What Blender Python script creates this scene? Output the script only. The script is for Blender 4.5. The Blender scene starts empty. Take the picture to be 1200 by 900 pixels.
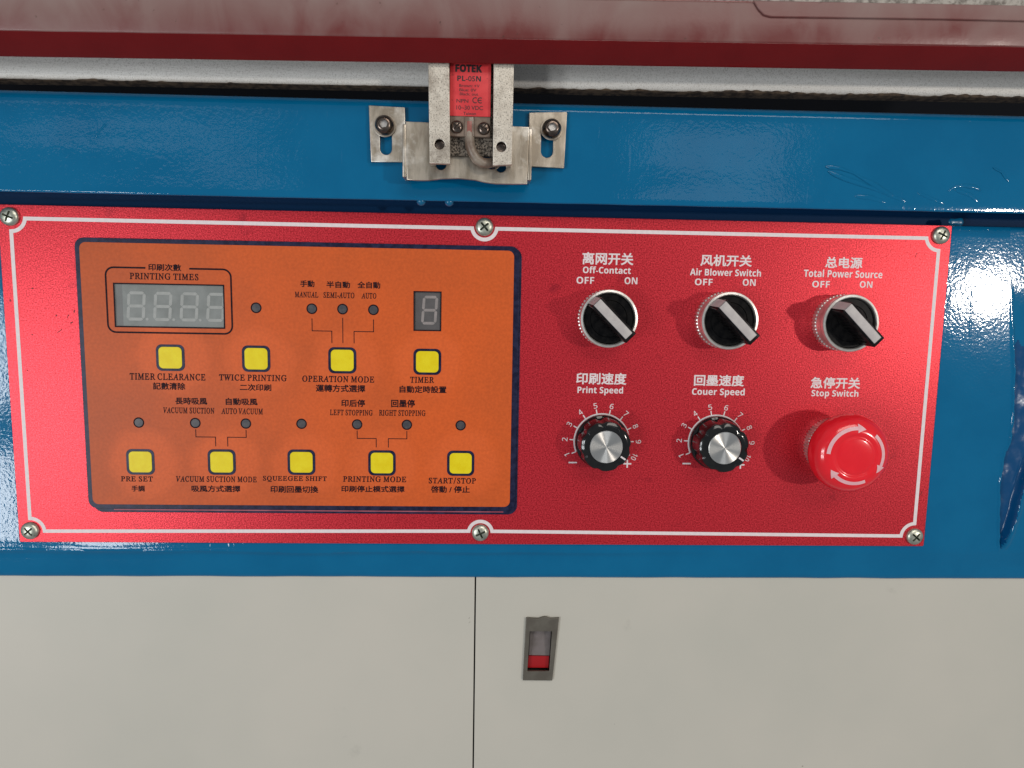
import bpy, bmesh, math, random
from mathutils import Vector, Matrix, noise
random.seed(7)
R = math.radians
scn = bpy.context.scene
COL = scn.collection
MM = 0.001

# ------------------------------------------------------------------ camera
# World: the face of the red control panel lies in the plane y = 0, x to the right, z up,
# the camera looks towards +y.  All lengths below are millimetres times MM.
cam = bpy.data.cameras.new('camera')
cam.sensor_width = 36.0
cam.lens = 833.0 / 1200.0 * 36.0
cam.clip_start = 0.01
cam.clip_end = 50.0
camo = bpy.data.objects.new('camera', cam)
COL.objects.link(camo)
rows = ((0.999174938627444, -0.013353029133730819, -0.03835542506344059),
        (-0.0364962058476416, 0.119113657418551, -0.9922096369090067),
        (0.01781765914956401, 0.9927908305526043, 0.11852804644091688))
camo.matrix_world = Matrix.Translation((0, -375 * MM, 0)) @ Matrix(rows).to_4x4()
scn.camera = camo

# ------------------------------------------------------------------ world and lamps
world = bpy.data.worlds.new('World')
scn.world = world
world.use_nodes = True
bg = world.node_tree.nodes['Background']
bg.inputs[0].default_value = (0.86, 0.93, 1.0, 1)
bg.inputs[1].default_value = 0.26

def lamp(name, direction, dist, sx, sy, watts, color, aim=(0, 0, -0.05)):
    l = bpy.data.lights.new(name, 'AREA')
    l.shape = 'ELLIPSE' if 'tube' in name else 'RECTANGLE'; l.size = sx; l.size_y = sy
    l.energy = watts; l.color = color
    o = bpy.data.objects.new(name, l)
    COL.objects.link(o)
    d = Vector(direction).normalized()
    o.location = Vector(aim) + d * dist
    o.rotation_euler = d.to_track_quat('Z', 'Y').to_euler()
    return o

lamp('window_light_right', (0.652, -0.757, 0.040), 2.4, 0.085, 0.085, 12.0, (1.0, 0.93, 0.85))
for ix in (-1, 1):            # left window light, split in four to break up its reflection
    for iz in (-1, 1):
        lamp('window_light_left', (-0.60 + ix * 0.068, -0.79 - ix * 0.045, -0.16 + iz * 0.098), 2.0, 0.19, 0.26, 3.4, (0.93, 0.97, 1.0))
lamp('ceiling_light', (0.28, -0.78, 0.56), 1.5, 0.9, 0.4, 5.8, (1.0, 0.94, 0.86))
lamp('added_tube_right', (0.33, -0.92, 0.205), 2.6, 0.60, 0.24, 0.36, (0.95, 0.98, 1.0))  # unseen source, added to lay a pale reflection on the beam
lamp('added_tube_left', (-0.46, -0.86, 0.235), 2.6, 1.0, 0.09, 0.22, (0.95, 0.98, 1.0))  # also added, for the reflected streaks on the beam's left part

scn.view_settings.view_transform = 'Standard'
scn.view_settings.look = 'None'
scn.view_settings.gamma = 1.0
scn.view_settings.exposure = 0.0
scn.view_settings.use_curve_mapping = False

# ------------------------------------------------------------------ materials
def mat(name, col, rough=0.5, metal=0.0, col2=None, cscale=300, cdetail=4, cmix=(0.4, 0.6),
        bump=0.0, bscale=500, bdetail=2, stretch=None, coat=0.0, spec=0.5, rough2=None,
        dirt=None, dscale=60, dthr=(0.6, 0.75), sss=0.0, bump2=None, speck=None, scratch=0.0):
    m = bpy.data.materials.new(name)
    m.use_nodes = True
    nt = m.node_tree; N = nt.nodes; L = nt.links
    p = N['Principled BSDF']
    p.inputs['Roughness'].default_value = rough
    p.inputs['Metallic'].default_value = metal
    p.inputs['Specular IOR Level'].default_value = spec
    p.inputs['Coat Weight'].default_value = coat
    p.inputs['Coat Roughness'].default_value = 0.08
    if sss:
        p.inputs['Subsurface Weight'].default_value = sss
        p.inputs['Subsurface Scale'].default_value = 0.004
    tc = N.new('ShaderNodeTexCoord')
    src = tc.outputs['Object']
    if stretch:
        mp = N.new('ShaderNodeMapping')
        mp.inputs['Scale'].default_value = stretch
        L.new(src, mp.inputs[0]); ssrc = mp.outputs[0]
    else:
        ssrc = src
    def nz(scale, detail, s=src, rgh=0.6):
        n = N.new('ShaderNodeTexNoise')
        n.inputs['Scale'].default_value = scale
        n.inputs['Detail'].default_value = detail
        n.inputs['Roughness'].default_value = rgh
        L.new(s, n.inputs['Vector'])
        return n.outputs['Fac']
    def ramp(f, a, b):
        r = N.new('ShaderNodeMapRange')
        r.inputs['From Min'].default_value = a; r.inputs['From Max'].default_value = b
        L.new(f, r.inputs['Value'])
        return r.outputs['Result']
    def mix(f, a, b):
        x = N.new('ShaderNodeMix'); x.data_type = 'RGBA'
        L.new(f, x.inputs['Factor'])
        for sock, v in ((x.inputs[6], a), (x.inputs[7], b)):
            if hasattr(v, 'links'):
                L.new(v, sock)
            else:
                sock.default_value = (*v, 1)
        return x.outputs[2]
    cur = col
    if col2:
        cur = mix(ramp(nz(cscale, cdetail, ssrc), *cmix), col, col2)
    if speck:
        c, sc, a, b = speck
        cur = mix(ramp(nz(sc, 3, src, 0.7), a, b), cur, c)
    if dirt:
        cur = mix(ramp(nz(dscale, 6, src, 0.65), *dthr), cur, dirt)
    if hasattr(cur, 'links'):
        L.new(cur, p.inputs['Base Color'])
    else:
        p.inputs['Base Color'].default_value = (*cur, 1)
    if rough2 is not None:
        rr = N.new('ShaderNodeMapRange')
        rr.inputs['From Min'].default_value = 0.35; rr.inputs['From Max'].default_value = 0.65
        rr.inputs['To Min'].default_value = rough; rr.inputs['To Max'].default_value = rough2
        L.new(nz(cscale * 0.2, 5), rr.inputs['Value'])
        L.new(rr.outputs['Result'], p.inputs['Roughness'])
    if bump:
        b = N.new('ShaderNodeBump')
        b.inputs['Strength'].default_value = 1.0
        b.inputs['Distance'].default_value = bump * MM
        L.new(nz(bscale, bdetail, ssrc), b.inputs['Height'])
        last = b
        if bump2:
            b2 = N.new('ShaderNodeBump')
            b2.inputs['Distance'].default_value = bump2[0] * MM
            L.new(nz(bump2[1], 3, src), b2.inputs['Height'])
            L.new(b.outputs[0], b2.inputs['Normal'])
            last = b2
        if scratch:      # long shallow rubbed marks running at a slant
            mp2 = N.new('ShaderNodeMapping')
            mp2.inputs['Rotation'].default_value = (0, R(38), 0); mp2.inputs['Scale'].default_value = (1, 1, 0.10)
            L.new(src, mp2.inputs[0])
            n3 = N.new('ShaderNodeTexNoise'); n3.inputs['Scale'].default_value = 260; n3.inputs['Detail'].default_value = 1
            n3.inputs['Distortion'].default_value = 0.5
            L.new(mp2.outputs[0], n3.inputs['Vector'])
            f3 = N.new('ShaderNodeMath'); f3.operation = 'MULTIPLY'
            L.new(ramp(n3.outputs['Fac'], 0.62, 0.74), f3.inputs[0])
            L.new(ramp(nz(14, 2), 0.50, 0.62), f3.inputs[1])
            b3 = N.new('ShaderNodeBump'); b3.inputs['Distance'].default_value = scratch * MM
            L.new(f3.outputs[0], b3.inputs['Height']); L.new(last.outputs[0], b3.inputs['Normal'])
            last = b3
        L.new(last.outputs[0], p.inputs['Normal'])
    return m

BLUE = (0.001, 0.122, 0.270)
M = {}
M['blue'] = mat('blue_enamel', BLUE, 0.045, scratch=0.05, col2=(0.002, 0.134, 0.290), spec=0.32, cscale=25, bump=0.044, bscale=640,
                bdetail=1.5, rough2=0.09, bump2=(0.08, 90), dirt=(0.015, 0.12, 0.22), dscale=90, dthr=(0.70, 0.80))
M['blue_smooth'] = mat('blue_enamel_smooth', (0.002, 0.122, 0.255), 0.25, col2=(0.003, 0.134, 0.275), cscale=25,
                       bump=0.04, bscale=260, bump2=(0.3, 30))
M['blue_shade'] = mat('blue_enamel_painted_shade', (0.002, 0.062, 0.18), 0.20, spec=0.35, bump=0.05, bscale=250, bump2=(0.5, 60))  # darker copy of the enamel, shade of the groove painted in
M['wear'] = mat('dark_wear_mark', (0.10, 0.008, 0.012), 0.6, col2=(0.18, 0.01, 0.015), cscale=800)
M['seam_grey'] = mat('dull_grey_inner_sheet', (0.10, 0.10, 0.09), 0.6, bump=0.1, spec=0.1)
M['slot_blue'] = mat('painted_slot_shadow', (0.002, 0.035, 0.11), 0.55, bump=0.1, spec=0.12)  # shadow inside the slot, put into the blue itself
M['black_gap'] = mat('painted_hollow_shade', (0.006, 0.007, 0.010), 0.8, bump=0.1, spec=0.1)  # black stands in for the shade of the hollow
M['red_plate'] = mat('red_anodised_aluminium', (0.33, 0.006, 0.013), 0.33, 0.42, spec=0.35, col2=(0.82, 0.045, 0.065), cscale=1400,
                     cdetail=2, cmix=(0.32, 0.68), bump=0.07, bscale=1500, bdetail=2, speck=((0.10, 0.008, 0.012), 260, 0.72, 0.77), dirt=(0.26, 0.008, 0.02), dscale=45, dthr=(0.62, 0.80))
M['white_ink'] = mat('white_screen_ink', (0.76, 0.67, 0.68), 0.5, bump=0.02, bscale=900, col2=(0.82, 0.73, 0.73), cscale=500)
M['dark_ink'] = mat('dark_screen_ink', (0.010, 0.005, 0.010), 0.5, spec=0.08, col2=(0.025, 0.010, 0.014), cscale=600)
M['navy'] = mat('navy_printed_border', (0.008, 0.009, 0.032), 0.35, spec=0.2, bump=0.03, bscale=700, col2=(0.02, 0.022, 0.06), cscale=300)
M['yellow'] = mat('yellow_key_print', (0.80, 0.62, 0.008), 0.38, spec=0.2, col2=(0.84, 0.68, 0.015), cscale=220, bump=0.03, bscale=900)
M['led_grey'] = mat('unlit_lamp_window', (0.06, 0.06, 0.07), 0.35, spec=0.25, col2=(0.09, 0.085, 0.09), cscale=500, bump=0.02)
M['display_grey'] = mat('display_face', (0.15, 0.16, 0.15), 0.5, col2=(0.22, 0.23, 0.22), cscale=90, bump=0.02)
M['display_dark'] = mat('small_display_face', (0.075, 0.07, 0.07), 0.5, col2=(0.10, 0.09, 0.09), cscale=90, bump=0.02)
M['segment'] = mat('unlit_segment', (0.42, 0.42, 0.40), 0.5, col2=(0.36, 0.36, 0.34), cscale=300)
M['segment_dim'] = mat('dim_unlit_segment', (0.30, 0.26, 0.25), 0.5, col2=(0.25, 0.22, 0.21), cscale=300)
M['chrome'] = mat('satin_nickel', (0.76, 0.73, 0.69), 0.32, 0.75, col2=(0.62, 0.58, 0.54), cscale=300, bump=0.02, bscale=900)
M['screw_steel'] = mat('zinc_screw_steel', (0.62, 0.62, 0.52), 0.36, 0.85, col2=(0.42, 0.44, 0.36), cscale=450, bump=0.06, bscale=600,
                       dirt=(0.14, 0.13, 0.10), dscale=350, dthr=(0.6, 0.75))
M['recess'] = mat('dark_screw_recess', (0.035, 0.045, 0.03), 0.6, 0.3, bump=0.05)  # darker tone for the floor of the drive cross
M['black_plastic'] = mat('black_plastic', (0.005, 0.005, 0.006), 0.30, spec=0.08, col2=(0.014, 0.013, 0.013), cscale=300, bump=0.02, bscale=600)
M['knob_black'] = mat('glossy_black_plastic', (0.006, 0.006, 0.007), 0.12, col2=(0.01, 0.01, 0.01), cscale=300, bump=0.01, bscale=400)
M['lever_grey'] = mat('grey_plastic_insert', (0.46, 0.42, 0.41), 0.45, col2=(0.52, 0.48, 0.46), cscale=250, bump=0.05, bscale=800)
M['stop_red'] = mat('red_stop_plastic', (0.84, 0.010, 0.022), 0.16, col2=(0.88, 0.014, 0.026), cscale=100, coat=0.3, sss=0.25, bump=0.015, bscale=300)
M['arrow'] = mat('pink_white_arrow_print', (0.80, 0.42, 0.46), 0.35, col2=(0.84, 0.48, 0.5), cscale=300)
M['stop_stem'] = mat('red_stem_plastic', (0.35, 0.02, 0.03), 0.35, bump=0.02)
M['bracket'] = mat('worn_steel_sheet', (0.58, 0.51, 0.42), 0.30, 1.0, col2=(0.36, 0.305, 0.24), cscale=48, cdetail=7, bump=0.05, bscale=700,
                   stretch=(3.5, 1, 1), dirt=(0.80, 0.75, 0.68), dscale=40, dthr=(0.55, 0.68), rough2=0.5)
M['cast_alloy'] = mat('speckled_cast_alloy', (0.70, 0.64, 0.55), 0.42, 0.4, col2=(0.58, 0.52, 0.44), cscale=120, bump=0.10, bscale=900,
                      speck=((0.16, 0.13, 0.10), 1500, 0.53, 0.66), dirt=(0.16, 0.12, 0.09), dscale=55, dthr=(0.52, 0.72))
M['dark_speckle'] = mat('grimy_speckled_plate', (0.30, 0.25, 0.20), 0.6, 0.3, bump=0.1, bscale=900,
                        speck=((0.03, 0.022, 0.015), 1100, 0.46, 0.54))
M['bolt_steel'] = mat('dark_bolt_steel', (0.20, 0.16, 0.135), 0.25, 1.0, col2=(0.12, 0.09, 0.075), cscale=300, bump=0.03)
M['gap_red'] = mat('faded_red_gap', (0.42, 0.10, 0.13), 0.5, col2=(0.30, 0.05, 0.08), cscale=60)
M['sensor_red'] = mat('red_sensor_label', (0.62, 0.028, 0.035), 0.45, col2=(0.72, 0.045, 0.05), cscale=120, bump=0.02, dirt=(0.25, 0.02, 0.02), dscale=300, dthr=(0.64, 0.7))
M['sensor_body'] = mat('smoky_sensor_plastic', (0.24, 0.18, 0.14), 0.22, col2=(0.17, 0.12, 0.09), cscale=200, bump=0.03)
M['faded_red'] = mat('faded_red_lens', (0.30, 0.10, 0.08), 0.3, bump=0.02)
M['label_black'] = mat('black_label_ink', (0.012, 0.008, 0.010), 0.5, col2=(0.03, 0.01, 0.012), cscale=900)
M['cable'] = mat('grimy_grey_cable', (0.30, 0.25, 0.20), 0.4, col2=(0.16, 0.11, 0.08), cscale=120, bump=0.05)
M['cabinet'] = mat('grey_beige_powder_coat', (0.52, 0.498, 0.435), 0.42, col2=(0.565, 0.53, 0.462), cscale=7, cmix=(0.35, 0.65), bump=0.012, bscale=500, bump2=(0.25, 9), spec=0.35,
                   dirt=(0.40, 0.38, 0.33), dscale=22, dthr=(0.66, 0.80), speck=((0.25, 0.22, 0.18), 120, 0.765, 0.79))
M['latch'] = mat('grey_latch_metal', (0.15, 0.135, 0.11), 0.42, 0.3, col2=(0.12, 0.105, 0.085), cscale=120, bump=0.05)
M['latch_lever'] = mat('grey_latch_slider', (0.20, 0.17, 0.165), 0.4, 0.2, col2=(0.16, 0.135, 0.125), cscale=160, bump=0.04)
M['latch_red'] = mat('red_latch_mark', (0.36, 0.005, 0.008), 0.4, bump=0.03)
M['alu'] = mat('dusty_aluminium', (0.90, 0.87, 0.82), 0.5, 0.1, col2=(0.80, 0.77, 0.72), cscale=60, stretch=(0.2, 1, 3), bump=0.10, bscale=1000,
               speck=((0.60, 0.57, 0.52), 1600, 0.50, 0.66))
M['grime'] = mat('black_brown_grime', (0.035, 0.022, 0.015), 0.8, col2=(0.12, 0.08, 0.05), cscale=300, bump=0.4, bscale=500)
M['granular'] = mat('granular_grey_metal', (0.40, 0.37, 0.33), 0.6, 0.2, col2=(0.16, 0.14, 0.12), cscale=350, bump=0.5, bscale=500)

# red lacquer with grey dust settled on the upper part of the bar
def dusty_red():
    m = mat('dusty_maroon_lacquer', (0.19, 0.028, 0.024), 0.42, bump=0.04, bscale=500)
    nt = m.node_tree; N = nt.nodes; L = nt.links
    p = N['Principled BSDF']; tc = N['Texture Coordinate']
    mp = N.new('ShaderNodeMapping'); mp.inputs['Scale'].default_value = (1.0, 1, 0.55)
    L.new(tc.outputs['Object'], mp.inputs[0])
    n1 = N.new('ShaderNodeTexNoise'); n1.inputs['Scale'].default_value = 50; n1.inputs['Detail'].default_value = 7
    n1.inputs['Distortion'].default_value = 0.6
    L.new(mp.outputs[0], n1.inputs['Vector'])
    sx = N.new('ShaderNodeSeparateXYZ'); L.new(tc.outputs['Object'], sx.inputs[0])
    zr = N.new('ShaderNodeMapRange')     # more dust towards the top edge and towards the left end
    zr.inputs['From Min'].default_value = 0.002; zr.inputs['From Max'].default_value = 0.018
    zr.inputs['To Min'].default_value = -0.10; zr.inputs['To Max'].default_value = 0.30
    L.new(sx.outputs['Z'], zr.inputs['Value'])
    xr = N.new('ShaderNodeMapRange')
    xr.inputs['From Min'].default_value = -0.25; xr.inputs['From Max'].default_value = 0.12
    xr.inputs['To Min'].default_value = 0.10; xr.inputs['To Max'].default_value = -0.06
    L.new(sx.outputs['X'], xr.inputs['Value'])
    a1 = N.new('ShaderNodeMath'); a1.operation = 'ADD'; L.new(n1.outputs['Fac'], a1.inputs[0]); L.new(zr.outputs[0], a1.inputs[1])
    a2 = N.new('ShaderNodeMath'); a2.operation = 'ADD'; L.new(a1.outputs[0], a2.inputs[0]); L.new(xr.outputs[0], a2.inputs[1])
    r = N.new('ShaderNodeMapRange'); r.inputs['From Min'].default_value = 0.30; r.inputs['From Max'].default_value = 1.10
    L.new(a2.outputs[0], r.inputs['Value'])
    x = N.new('ShaderNodeMix'); x.data_type = 'RGBA'
    x.inputs[6].default_value = (0.15, 0.030, 0.027, 1); x.inputs[7].default_value = (0.27, 0.195, 0.175, 1)
    L.new(r.outputs[0], x.inputs['Factor'])
    n2 = N.new('ShaderNodeTexNoise'); n2.inputs['Scale'].default_value = 260; n2.inputs['Detail'].default_value = 5
    L.new(tc.outputs['Object'], n2.inputs['Vector'])
    r2 = N.new('ShaderNodeMapRange'); r2.inputs['From Min'].default_value = 0.68; r2.inputs['From Max'].default_value = 0.76
    L.new(n2.outputs['Fac'], r2.inputs['Value'])
    x2 = N.new('ShaderNodeMix'); x2.data_type = 'RGBA'
    L.new(x.outputs[2], x2.inputs[6]); x2.inputs[7].default_value = (0.07, 0.03, 0.02, 1)
    L.new(r2.outputs[0], x2.inputs['Factor'])
    L.new(x2.outputs[2], p.inputs['Base Color'])
    rr = N.new('ShaderNodeMapRange'); rr.inputs['To Min'].default_value = 0.30; rr.inputs['To Max'].default_value = 0.75
    L.new(r.outputs[0], rr.inputs['Value']); L.new(rr.outputs[0], p.inputs['Roughness'])
    return m
M['red_dusty'] = dusty_red()
M['red_lacquer'] = mat('dark_red_lacquer', (0.145, 0.002, 0.003), 0.20, spec=0.35, col2=(0.16, 0.003, 0.004), cscale=40, bump=0.05, bscale=700)

# orange keypad film: brighter patches where the film presses on the pads beneath it
KEYS = [(-163.0, -33.3), (-119.1, -33.2), (-74.6, -33.4), (-30.3, -33.5),
        (-180.6, -88.6), (-138.4, -88.3), (-96.7, -88.0), (-54.2, -88.0), (-12.3, -87.8)]
KO = (-95.7, 0.0, -114.0)      # base of the keypad
def orange_film():
    m = mat('orange_keypad_film', (0.46, 0.11, 0.028), 0.42, spec=0.2, bump=0.035, bscale=900)
    nt = m.node_tree; N = nt.nodes; L = nt.links
    p = N['Principled BSDF']; tc = N['Texture Coordinate']; src = tc.outputs['Object']
    warp = N.new('ShaderNodeTexNoise'); warp.inputs['Scale'].default_value = 45; warp.inputs['Detail'].default_value = 2
    L.new(src, warp.inputs['Vector'])
    wm = N.new('ShaderNodeVectorMath'); wm.operation = 'MULTIPLY_ADD'
    L.new(warp.outputs['Color'], wm.inputs[0]); wm.inputs[1].default_value = (0.012,) * 3
    L.new(src, wm.inputs[2])
    cur = None
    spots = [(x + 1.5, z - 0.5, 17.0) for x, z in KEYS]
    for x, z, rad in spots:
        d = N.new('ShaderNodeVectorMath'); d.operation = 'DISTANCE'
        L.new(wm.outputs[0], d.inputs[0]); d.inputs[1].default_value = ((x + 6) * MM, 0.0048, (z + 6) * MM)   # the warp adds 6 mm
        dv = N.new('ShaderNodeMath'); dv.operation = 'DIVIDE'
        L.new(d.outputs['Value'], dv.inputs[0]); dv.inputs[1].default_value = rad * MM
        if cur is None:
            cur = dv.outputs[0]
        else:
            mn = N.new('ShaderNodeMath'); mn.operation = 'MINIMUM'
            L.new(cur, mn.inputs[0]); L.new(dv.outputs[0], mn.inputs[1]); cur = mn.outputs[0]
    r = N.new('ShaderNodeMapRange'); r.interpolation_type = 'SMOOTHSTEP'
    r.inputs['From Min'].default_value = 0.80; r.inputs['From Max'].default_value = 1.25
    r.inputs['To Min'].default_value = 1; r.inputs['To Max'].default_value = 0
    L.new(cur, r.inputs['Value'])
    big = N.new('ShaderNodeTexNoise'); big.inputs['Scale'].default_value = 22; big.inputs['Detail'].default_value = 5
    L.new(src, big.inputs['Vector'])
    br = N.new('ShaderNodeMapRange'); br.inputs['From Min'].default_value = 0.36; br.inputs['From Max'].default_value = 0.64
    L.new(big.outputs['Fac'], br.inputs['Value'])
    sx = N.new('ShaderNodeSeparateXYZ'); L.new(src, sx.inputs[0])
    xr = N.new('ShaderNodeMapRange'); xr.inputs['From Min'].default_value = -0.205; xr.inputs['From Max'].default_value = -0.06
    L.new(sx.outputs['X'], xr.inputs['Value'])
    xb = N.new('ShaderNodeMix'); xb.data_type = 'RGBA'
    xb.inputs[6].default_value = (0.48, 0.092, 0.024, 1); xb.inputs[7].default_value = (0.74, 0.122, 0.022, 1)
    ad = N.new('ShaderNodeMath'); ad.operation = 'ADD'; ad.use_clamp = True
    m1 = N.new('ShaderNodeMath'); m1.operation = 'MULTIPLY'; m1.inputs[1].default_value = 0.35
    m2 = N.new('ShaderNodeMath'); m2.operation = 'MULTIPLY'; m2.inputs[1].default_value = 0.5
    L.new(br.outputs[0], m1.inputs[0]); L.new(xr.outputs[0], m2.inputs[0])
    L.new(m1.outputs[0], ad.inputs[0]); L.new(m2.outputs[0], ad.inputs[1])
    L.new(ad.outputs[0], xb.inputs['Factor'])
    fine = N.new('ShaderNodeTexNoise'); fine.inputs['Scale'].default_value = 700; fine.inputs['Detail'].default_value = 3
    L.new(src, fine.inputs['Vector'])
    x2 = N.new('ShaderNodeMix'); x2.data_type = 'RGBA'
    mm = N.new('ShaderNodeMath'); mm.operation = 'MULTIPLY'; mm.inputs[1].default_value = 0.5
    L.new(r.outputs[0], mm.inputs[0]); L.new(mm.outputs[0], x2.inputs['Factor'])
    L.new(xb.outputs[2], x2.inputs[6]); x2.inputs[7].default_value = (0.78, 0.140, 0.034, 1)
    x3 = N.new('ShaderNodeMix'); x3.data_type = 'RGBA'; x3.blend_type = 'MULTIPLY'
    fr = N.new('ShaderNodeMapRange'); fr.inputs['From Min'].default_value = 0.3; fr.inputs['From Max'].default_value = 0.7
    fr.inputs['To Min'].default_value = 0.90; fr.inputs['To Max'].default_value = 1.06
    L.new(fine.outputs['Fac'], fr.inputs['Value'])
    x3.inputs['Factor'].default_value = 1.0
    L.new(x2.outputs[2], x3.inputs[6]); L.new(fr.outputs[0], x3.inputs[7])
    L.new(x3.outputs[2], p.inputs['Base Color'])
    return m
M['orange'] = orange_film()

def film():
    m = bpy.data.materials.new('milky_window_film'); m.use_nodes = True
    nt = m.node_tree; N = nt.nodes; L = nt.links
    p = N['Principled BSDF']; p.inputs['Base Color'].default_value = (0.42, 0.44, 0.42, 1); p.inputs['Roughness'].default_value = 0.35
    n = N.new('ShaderNodeTexNoise'); n.inputs['Scale'].default_value = 120
    tc = N.new('ShaderNodeTexCoord'); L.new(tc.outputs['Object'], n.inputs['Vector'])
    r = N.new('ShaderNodeMapRange'); r.inputs['To Min'].default_value = 0.12; r.inputs['To Max'].default_value = 0.36
    L.new(n.outputs['Fac'], r.inputs['Value'])
    t = N.new('ShaderNodeBsdfTransparent'); mx = N.new('ShaderNodeMixShader')
    L.new(r.outputs[0], mx.inputs[0]); L.new(t.outputs[0], mx.inputs[1]); L.new(p.outputs[0], mx.inputs[2])
    L.new(mx.outputs[0], N['Material Output'].inputs[0])
    return m
M['film'] = film()

# brushed disc: radial spokes of reflection from the anisotropic turning marks
def spun_disc():
    m = bpy.data.materials.new('spun_aluminium'); m.use_nodes = True
    nt = m.node_tree; N = nt.nodes; L = nt.links
    p = N['Principled BSDF']
    p.inputs['Base Color'].default_value = (0.78, 0.75, 0.71, 1); p.inputs['Metallic'].default_value = 1
    p.inputs['Roughness'].default_value = 0.30; p.inputs['Anisotropic'].default_value = 0.95; p.inputs['Anisotropic Rotation'].default_value = 0.0
    tg = N.new('ShaderNodeTangent'); tg.direction_type = 'RADIAL'; tg.axis = 'Y'
    L.new(tg.outputs[0], p.inputs['Tangent'])
    tc = N.new('ShaderNodeTexCoord')
    ln = N.new('ShaderNodeVectorMath'); ln.operation = 'LENGTH'; L.new(tc.outputs['Object'], ln.inputs[0])
    n = N.new('ShaderNodeTexNoise'); n.noise_dimensions = '1D'; n.inputs['Scale'].default_value = 2600
    L.new(ln.outputs['Value'], n.inputs['W'])
    b = N.new('ShaderNodeBump'); b.inputs['Distance'].default_value = 0.000004; L.new(n.outputs['Fac'], b.inputs['Height'])
    L.new(b.outputs[0], p.inputs['Normal'])
    return m
M['spun'] = spun_disc()

# ------------------------------------------------------------------ building helpers (mm in, metres out)
def finish(bm, smooth=None):
    me = bpy.data.meshes.new('mesh')
    bmesh.ops.recalc_face_normals(bm, faces=bm.faces)
    bm.to_mesh(me); bm.free()
    shade(me, smooth)
    return me

def shade(me, smooth):
    if smooth is not None:
        for p in me.polygons: p.use_smooth = True
        me.set_sharp_from_angle(angle=R(smooth))

def put(name, me, m, parent=None, loc=(0, 0, 0), rot=None, label=None):
    me.name = name
    me.materials.clear(); me.materials.append(M[m])
    o = bpy.data.objects.new(name, me)
    COL.objects.link(o)
    o.location = Vector(loc) * MM
    if rot: o.rotation_euler = rot
    if parent: o.parent = parent
    if label: o['label'] = label
    return o

def thing(name, label, cat, loc=(0, 0, 0), rot=None, group=None):
    o = bpy.data.objects.new(name, None)
    COL.objects.link(o)
    o.empty_display_size = 0.01
    o.location = Vector(loc) * MM
    if rot: o.rotation_euler = rot
    o['label'] = label; o['category'] = cat
    if group: o['group'] = group
    return o

def tag(o, label, cat, group=None):
    o['label'] = label; o['category'] = cat
    if group: o['group'] = group
    return o

def dup(root, loc, label, group=None):
    r = root.copy(); COL.objects.link(r)
    r.location = Vector(loc) * MM; r['label'] = label
    if group: r['group'] = group
    for ch in list(root.children):
        c = ch.copy(); COL.objects.link(c); c.parent = r
        for g in list(ch.children):
            d = g.copy(); COL.objects.link(d); d.parent = c
    return r

def v(x, y, z): return Vector((x * MM, y * MM, z * MM))

def box_bm(x0, x1, y0, y1, z0, z1, bev=0.0, seg=3, bm=None):
    b = bmesh.new()
    vs = [b.verts.new(v(x, y, z)) for x in (x0, x1) for y in (y0, y1) for z in (z0, z1)]
    for f in ((0, 1, 3, 2), (4, 6, 7, 5), (0, 4, 5, 1), (2, 3, 7, 6), (0, 2, 6, 4), (1, 5, 7, 3)):
        b.faces.new([vs[i] for i in f])
    bmesh.ops.recalc_face_normals(b, faces=b.faces)
    if bev: bmesh.ops.bevel(b, geom=b.edges[:], offset=bev * MM, segments=seg, affect='EDGES', profile=0.5)
    if bm is not None:
        me = bpy.data.meshes.new('t'); b.to_mesh(me); b.free(); bm.from_mesh(me); bpy.data.meshes.remove(me)
        return bm
    return b

def box(*a, **k): return finish(box_bm(*a, **k), smooth=35)

def rrect(x0, x1, z0, z1, r, n=6):
    pts = []
    for cx, cz, a0 in ((x1 - r, z1 - r, 0), (x0 + r, z1 - r, 90), (x0 + r, z0 + r, 180), (x1 - r, z0 + r, 270)):
        for i in range(n + 1):
            a = R(a0 + 90 * i / n); pts.append((cx + r * math.cos(a), cz + r * math.sin(a)))
    return pts

def circ(x, z, r, n=32, a0=0, a1=360):
    full = abs(a1 - a0) >= 360
    k = n if full else n + 1
    return [(x + r * math.cos(R(a0 + (a1 - a0) * i / n)), z + r * math.sin(R(a0 + (a1 - a0) * i / n))) for i in range(k)]

def curve_mesh(cu):
    o = bpy.data.objects.new('tmp', cu); COL.objects.link(o)
    dg = bpy.context.evaluated_depsgraph_get()
    me = bpy.data.meshes.new_from_object(o.evaluated_get(dg))
    bpy.data.objects.remove(o); bpy.data.curves.remove(cu)
    return me

def plate(outline, holes=(), y=0.0, t=1.0, bev=0.15, smooth=35):
    """sheet with its front face at y, thickness t (mm) going away from the camera; holes are real openings"""
    cu = bpy.data.curves.new('c', 'CURVE'); cu.dimensions = '2D'; cu.fill_mode = 'BOTH'
    for pts in (outline, *holes):
        s = cu.splines.new('POLY'); s.points.add(len(pts) - 1)
        for p, (x, z) in zip(s.points, pts): p.co = (x * MM, z * MM, 0, 1)
        s.use_cyclic_u = True
    cu.extrude = max(t / 2 - bev, 0.001) * MM; cu.bevel_depth = bev * MM; cu.bevel_resolution = 1
    cu.offset = -bev * MM
    me = curve_mesh(cu)
    for q in me.vertices:
        x, z, h = q.co
        q.co = (x, y * MM + t / 2 * MM - h, z)
    shade(me, smooth)
    return me

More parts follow.
